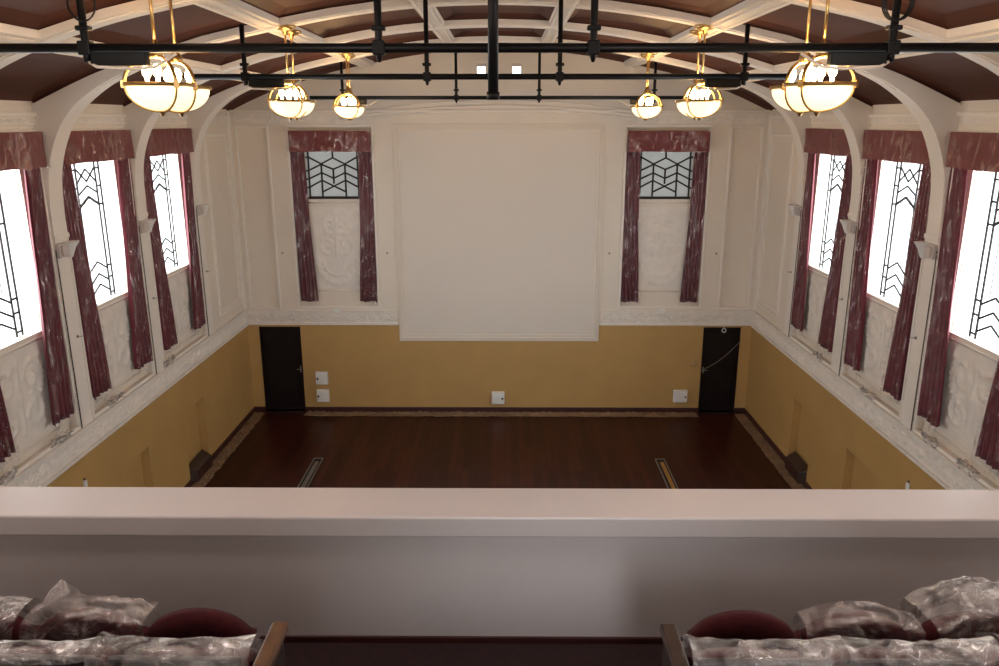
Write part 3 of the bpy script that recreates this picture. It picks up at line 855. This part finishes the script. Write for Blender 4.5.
lighting_bar(-1.80, 6.98, 3.6, 'thin black lighting bar hanging close to the far wall', None, True, False)
mb = MB(); mb.tube([(.05,-11.84,6.71),(.05,-11.84,vault(0)-.1)], .036, 14)
r = empty('hanging_pole', (0,0,0)); r.location = (0,0,0)
mb.build('pole', M['black'], r, smooth=True)
mb = MB(); mb.lathe([(.036,-.02),(.044,-.02),(.044,.03),(.036,.03)], (.05,-11.84,6.71), n=14); mb.build('end_collar', M['black'], r, smooth=True)
mb = MB(); mb.lathe([(.09,.0),(.09,.03),(.036,.05)], (.05,-11.84,vault(0)-.17), n=14); mb.build('ceiling_flange', M['black'], r, smooth=True)
tag(r, 'single thick black pole hanging down the middle, in front of the bars', 'hanging pole')

# ------------------------------------------------------------------ balcony
PY0, PY1, PT = -13.18, -12.79, 4.29
mb = MB()
mb.box(-W, W, PY0, PY1, PT-.135, PT)
mb.box(-W, W, PY0+.035, PY1-.03, 3.15, PT-.135)
tag(mb.build('balcony_parapet', M['parapet'], bevel=.012), 'smooth off-white balcony parapet across the whole view', 'parapet', kind='structure')
mb = MB(); mb.box(-W, W, PY0+.02, PY0+.045, 3.40, 3.452)
tag(mb.build('baseboard_balcony', M['skirt'], bevel=.004), 'dark skirting at the foot of the balcony parapet', 'skirting', kind='structure')
mb = MB()
steps = [(PY0+.05, -14.33, 3.41), (-14.33, -15.2, 3.845), (-15.2, -16.1, 4.28), (-16.1, BACK, 4.68)]
for (a, b, z) in steps: mb.box(-W, W, b, a, 3.15, z)
tag(mb.build('balcony_floor', M['carpet']), 'dark carpeted stepped balcony floor', 'floor', kind='structure')

# ------------------------------------------------------------------ balcony seats
def cushion(mb, cx, w, y0, y1, z0, z1, arch, n=18, m=12, puff=.03):
    """upholstered slab, facing +-y, with an arched top edge"""
    def fr(side):
        def fn(u, v):
            x = (u-.5)*w
            top = z1 - arch*(2*(u-.5))**2*1.0 - arch*.4*abs(2*(u-.5))**6
            z = z0 + (top-z0)*v
            e = min(1, 6*min(u, 1-u)+.12, 6*min(v, 1-v)+.12)
            e = max(0, e)**.5
            yc = (y0+y1)/2; hy = (y1-y0)/2
            return (cx+x, yc + side*(hy*.35+hy*.65*e), z)
        return fn
    a = fr(-1); b = fr(1)
    mb.grid(a, n, m); mb.grid(b, n, m)
    for i in range(n):
        u0, u1 = i/n, (i+1)/n
        mb.quad(a(u0,1), a(u1,1), b(u1,1), b(u0,1)); mb.quad(a(u0,0), a(u1,0), b(u1,0), b(u0,0))
    for j in range(m):
        v0, v1 = j/m, (j+1)/m
        mb.quad(a(0,v0), a(0,v1), b(0,v1), b(0,v0)); mb.quad(a(1,v0), a(1,v1), b(1,v1), b(1,v0))
def seat_round(x, y, zf, s, endseat, label):
    """front row: rounded maroon backrest; seat faces +y"""
    r = empty('theatre_seat', (x, y, zf)); tag(r, label, 'theatre seat', 'balcony seats')
    mb = MB(); cushion(mb, 0, .52, -.06, .05, .26, .72, .085); mb.build('backrest', M['seat'], r, smooth=True, weld=True)
    mb = MB(); cushion(mb, 0, .46, .08, .20, .24, .52, .02); mb.build('seat_cushion', M['seat'], r, smooth=True, weld=True)
    arms = [-s] + ([s] if endseat else [])
    for q in arms:
        mb = MB(); mb.box(q*.275-.03, q*.275+.03, -.04, .15, .40, .45); mb.build('armrest', M['woodd'], r, bevel=.01)
        mb = MB(); mb.box(q*.275-.022, q*.275+.022, -.02, .13, -.07, .40); mb.build('side_standard', M['panelback'], r, bevel=.006)
    return r
def seat_flat(x, y, zf, s, endseat, label, arm_mat):
    r = empty('theatre_seat', (x, y, zf)); tag(r, label, 'theatre seat', 'balcony seats')
    mb = MB(); mb.box(-.255, .255, -.045, -.015, .22, .755); mb.build('back_panel', M['panelback'], r, bevel=.012)
    mb = MB(); cushion(mb, 0, .49, -.015, .07, .28, .70, .015); mb.build('backrest', M['seat'], r, smooth=True, weld=True)
    mb = MB(); cushion(mb, 0, .46, .10, .22, .30, .64, .02); mb.build('seat_cushion', M['seat'], r, smooth=True, weld=True)
    for q in [-s] + ([s] if endseat else []):
        aisle = abs(x) < 1.2 and q == -s; fy = .36 if aisle else (.27 if s > 0 else .16); az = .59 if aisle else (.57 if s > 0 else .53)
        mb = MB(); mb.box(q*.28-.035, q*.28+.035, -.08, fy, az, az+.045); mb.build('armrest', arm_mat if aisle else M['woodd'], r, bevel=.01)
        mb = MB(); mb.box(q*.28-.026, q*.28+.026, -.05, fy-.05, 0, az); mb.build('side_standard', M['panelback'], r, bevel=.006)
    return r
Y1R, Z1R = -13.97, 3.48
Y2R, Z2R = -14.80, 3.845
side_word = {-1: 'left', 1: 'right'}
for s, xs in ((-1, (-1.40, -1.95, -2.50)), (1, (1.32, 1.88, 2.44))):
    for i, x in enumerate(xs):
        lab = ['uncovered maroon rounded seat beside the aisle, {} front row', 'maroon rounded seat under crumpled plastic, second from the aisle, {} front row', 'maroon seat buried in bulky plastic, third from the aisle, {} front row'][i].format(side_word[s])
        seat_round(x, Y1R, Z1R, s, i == 2, lab)
for s in (-1, 1):
    for i, x in enumerate((1.11, 1.67, 2.23)):
        lab = [f'flat-backed seat with plastic draped over its top, beside the aisle, {side_word[s]} second row',
               f'flat-backed dark seat with plastic over its top edge, second from aisle, {side_word[s]} second row',
               f'flat-backed seat at the picture edge, third from aisle, {side_word[s]} second row'][i]
        seat_flat(s*x, Y2R, Z2R, s, i == 2, lab, M['wood'] if s < 0 else M['woodd'])  # left aisle arm's lit tone put into colour: browner wood than the right

# plastic covers
def drape(w, back, front, depth, top, seed, flare=.03, crump=.03, n=70, arch=0, peak=None, ragged=.05, wave=.0):
    """polythene thrown over a seat top: hangs `back` metres down the rear (-y) and `front` down the far side"""
    L = back + depth + front
    mb = MB()
    def fn(u, v):
        x = (u-.5)*w; t = v*L
        rg = ragged*noise.noise(Vector((x*6, seed, 4)))
        topz = top - arch*(2*(u-.5))**2 + wave*noise.noise(Vector((x*4+seed, 2, seed)))
        if t < back: y = -depth/2; z = topz-(back-t)
        elif t < back+depth:
            k = (t-back)/depth; y = -depth/2+depth*k; z = topz+.02*math.sin(PI*k)
        else: y = depth/2; z = topz-(t-back-depth)
        dist = max(0, topz-z)
        edge = abs(2*(u-.5))**4
        y += (-1 if t < back+depth/2 else 1)*(flare*dist/.2 + .015)
        z += edge*.02
        q = Vector((x*5.5+seed*3.1, t*5.5, seed))
        d1 = noise.noise(q)+.6*noise.noise(q*2.1)+.35*noise.noise(q*4.7)
        d2 = noise.noise(q+Vector((9,3,1)))+.6*noise.noise(q*2.3)
        rd = 1-2.2*abs(noise.noise(q*1.1+Vector((2,7,5)))); rd2 = 1-2.2*abs(noise.noise(q*2.3+Vector((8,1,3))))
        d1 = d1*.5+rd*.55+rd2*.3; d2 = d2*.5+rd2*.45
        y += crump*d1*(-1 if t < back+depth/2 else 1); z += crump*.55*d2 + (rg*dist/.3); x += crump*.8*noise.noise(q*1.3+Vector((4,4,4)))
        z = max(z, topz - 9) 
        if peak:
            for (px, ph, pw) in peak: 
                b = math.exp(-((x-px)/pw)**2)*math.exp(-((t-back-depth/2)/(depth*.9))**2)
                z += ph*b
        return (x, y, max(z, topz-dist) if t > 0 and dist < .01 else z)
    mb.grid(fn, n, int(n*.9))
    return mb
def cover(x, y, z, mb, m, label):
    o = mb.build('plastic_cover', m, smooth=True); o.location = (x, y, z)
    tag(o, label, 'plastic cover', 'plastic dust covers on the seats'); return o
cover(-1.12, Y2R-.005, Z2R, drape(.60, .26, .12, .10, .768, 1.0, crump=.011, flare=.03), M['bag'], 'milky plastic sheet draped over the seat back left of the aisle, second row')
cover(-1.72, Y2R-.005, Z2R, drape(.58, .02, .10, .08, .76, 2.0, crump=.009, flare=.02, ragged=.02), M['bag'], 'plastic sheet folded along the top edge of the left second-row seat, next from aisle')
cover(1.12, Y2R-.005, Z2R, drape(.585, .30, .12, .10, .768, 3.0, crump=.015, flare=.04), M['bag'], 'milky plastic sheet draped over the seat back right of the aisle, second row')
cover(1.70, Y2R-.005, Z2R, drape(.585, .30, .12, .10, .772, 4.0, crump=.015, flare=.04), M['bag'], 'plastic sheet over the right second-row seat back, next from aisle')
cover(2.26, Y2R-.005, Z2R, drape(.56, .30, .12, .10, .785, 5.0, crump=.018, flare=.04), M['bag'], 'plastic sheet at the right picture edge over the third second-row seat')
cover(-1.93, Y1R, Z1R, drape(.60, .30, .20, .15, .735, 6.0, crump=.025, arch=.06, peak=[(-.15,.12,.05)]), M['bagclear'], 'crumpled plastic with an upright peak over the left front-row seat')
cover(-2.52, Y1R, Z1R, drape(.56, .30, .20, .15, .74, 7.0, crump=.028, arch=.03), M['bag'], 'crumpled plastic bag over the left front-row seat at the picture edge')
cover(1.89, Y1R, Z1R, drape(.57, .30, .20, .14, .73, 8.0, crump=.014, arch=.085), M['bagclear'], 'clear plastic stretched over the right front-row seat showing maroon beneath')
cover(2.52, Y1R, Z1R, drape(.66, .34, .20, .24, .83, 9.0, crump=.035, arch=.14), M['bag'], 'bulky puffed plastic over the right front-row seat at the picture edge')

# plastic scraps lying on the frieze ledge
SC = [(-1,-8.95,'nearest the balcony'),(-1,-7.75,'below the near left window'),(-1,-6.25,'between the second window curtains'),(-1,-4.3,'beside the second pilaster'),(1,-8.6,'nearest the balcony'),(1,-7.7,'below the near right window'),(1,-5.9,'between the second window curtains'),(1,-3.9,'below the far-end window')]
for (s, y, nm) in SC:
    mb = MB(); sd = y*3+s
    def fn(u, v, s=s, sd=sd):
        a = (u-.5)*.46; b = (v-.5)*.26
        q = Vector((u*3, v*3, sd))
        return (-s*(.05+.06*noise.noise(q*1.3)), a+.04*noise.noise(q*2), .04+ .10*(v)+.05*noise.noise(q*2.2+Vector((3,3,3))))
    mb.grid(fn, 16, 12)
    o = mb.build('plastic_scrap', M['scrap'], smooth=True); o.location = (s*W, y, 2.40)
    tag(o, f'crumpled plastic scrap on the {SIDE[s]} frieze ledge, {nm}', 'plastic scrap', 'plastic scraps on the ledges')

# ------------------------------------------------------------------ light
w = bpy.data.worlds.new('World'); scene.world = w; w.use_nodes = True
bg = w.node_tree.nodes['Background']; bg.inputs['Color'].default_value = (.92, .97, 1, 1); bg.inputs['Strength'].default_value = 3.0
def area(name, loc, rot, sx, sy, power, color):
    l = bpy.data.lights.new(name, 'AREA'); l.shape = 'RECTANGLE'; l.size = sx; l.size_y = sy; l.energy = power; l.color = color
    o = bpy.data.objects.new(name, l); col.objects.link(o); o.location = loc; o.rotation_euler = rot
    return o
for s in (-1, 1):
    for c in WINS + ADDEDWIN:
        area('daylight', (s*(W+REC+.40), c, (GZ0+GZ1)/2+.1), (0, s*PI/2, 0), 2.3, 1.5, 112, (.93, .97, 1))
for (x, y, z) in LAMPS:
    l = bpy.data.lights.new('lamp_glow', 'POINT'); l.energy = 21; l.color = (1, .62, .30); l.shadow_soft_size = .08
    o = bpy.data.objects.new('lamp_glow', l); col.objects.link(o); o.location = (x, y, z+.22)
# added bare point lights over the balcony, brightening parapet top and seats
for x in (-2.6, 2.6):
    for y, en in ((-13.75, 115), (-18.2, 14)):
        l = bpy.data.lights.new('balcony_fill', 'POINT'); l.energy = en; l.color = (1, .89, .83); l.shadow_soft_size = .25
        o = bpy.data.objects.new('balcony_fill', l); col.objects.link(o); o.location = (x, y, 7.0)
# added unseen fill for the parapet face, then doorway light for its bright patch
area('rear_fill', (0, BACK+.3, 6.3), (PI/2, 0, 0), 6.0, 2.2, 88, (1, .93, .88))
a = area('doorway_daylight', (.5, BACK+.4, 6.9), (PI/2-.36, 0, -.015), .9, 1.6, 3.2, (.90, .95, 1)); a.data.spread = math.radians(26)

# ------------------------------------------------------------------ camera
cam = bpy.data.cameras.new('camera'); co = bpy.data.objects.new('camera', cam); col.objects.link(co)
cam.sensor_width = 36; cam.lens = 780*36/999; cam.clip_start = .05
co.location = (.13, -17.34, 6.55)
th = math.atan(212/780.)
co.rotation_euler = (PI/2 - th, 0, math.atan(5.5/780*math.cos(th)))
scene.camera = co
scene.view_settings.view_transform = 'Standard'
scene.view_settings.look = 'None'
scene.view_settings.exposure = 0.0
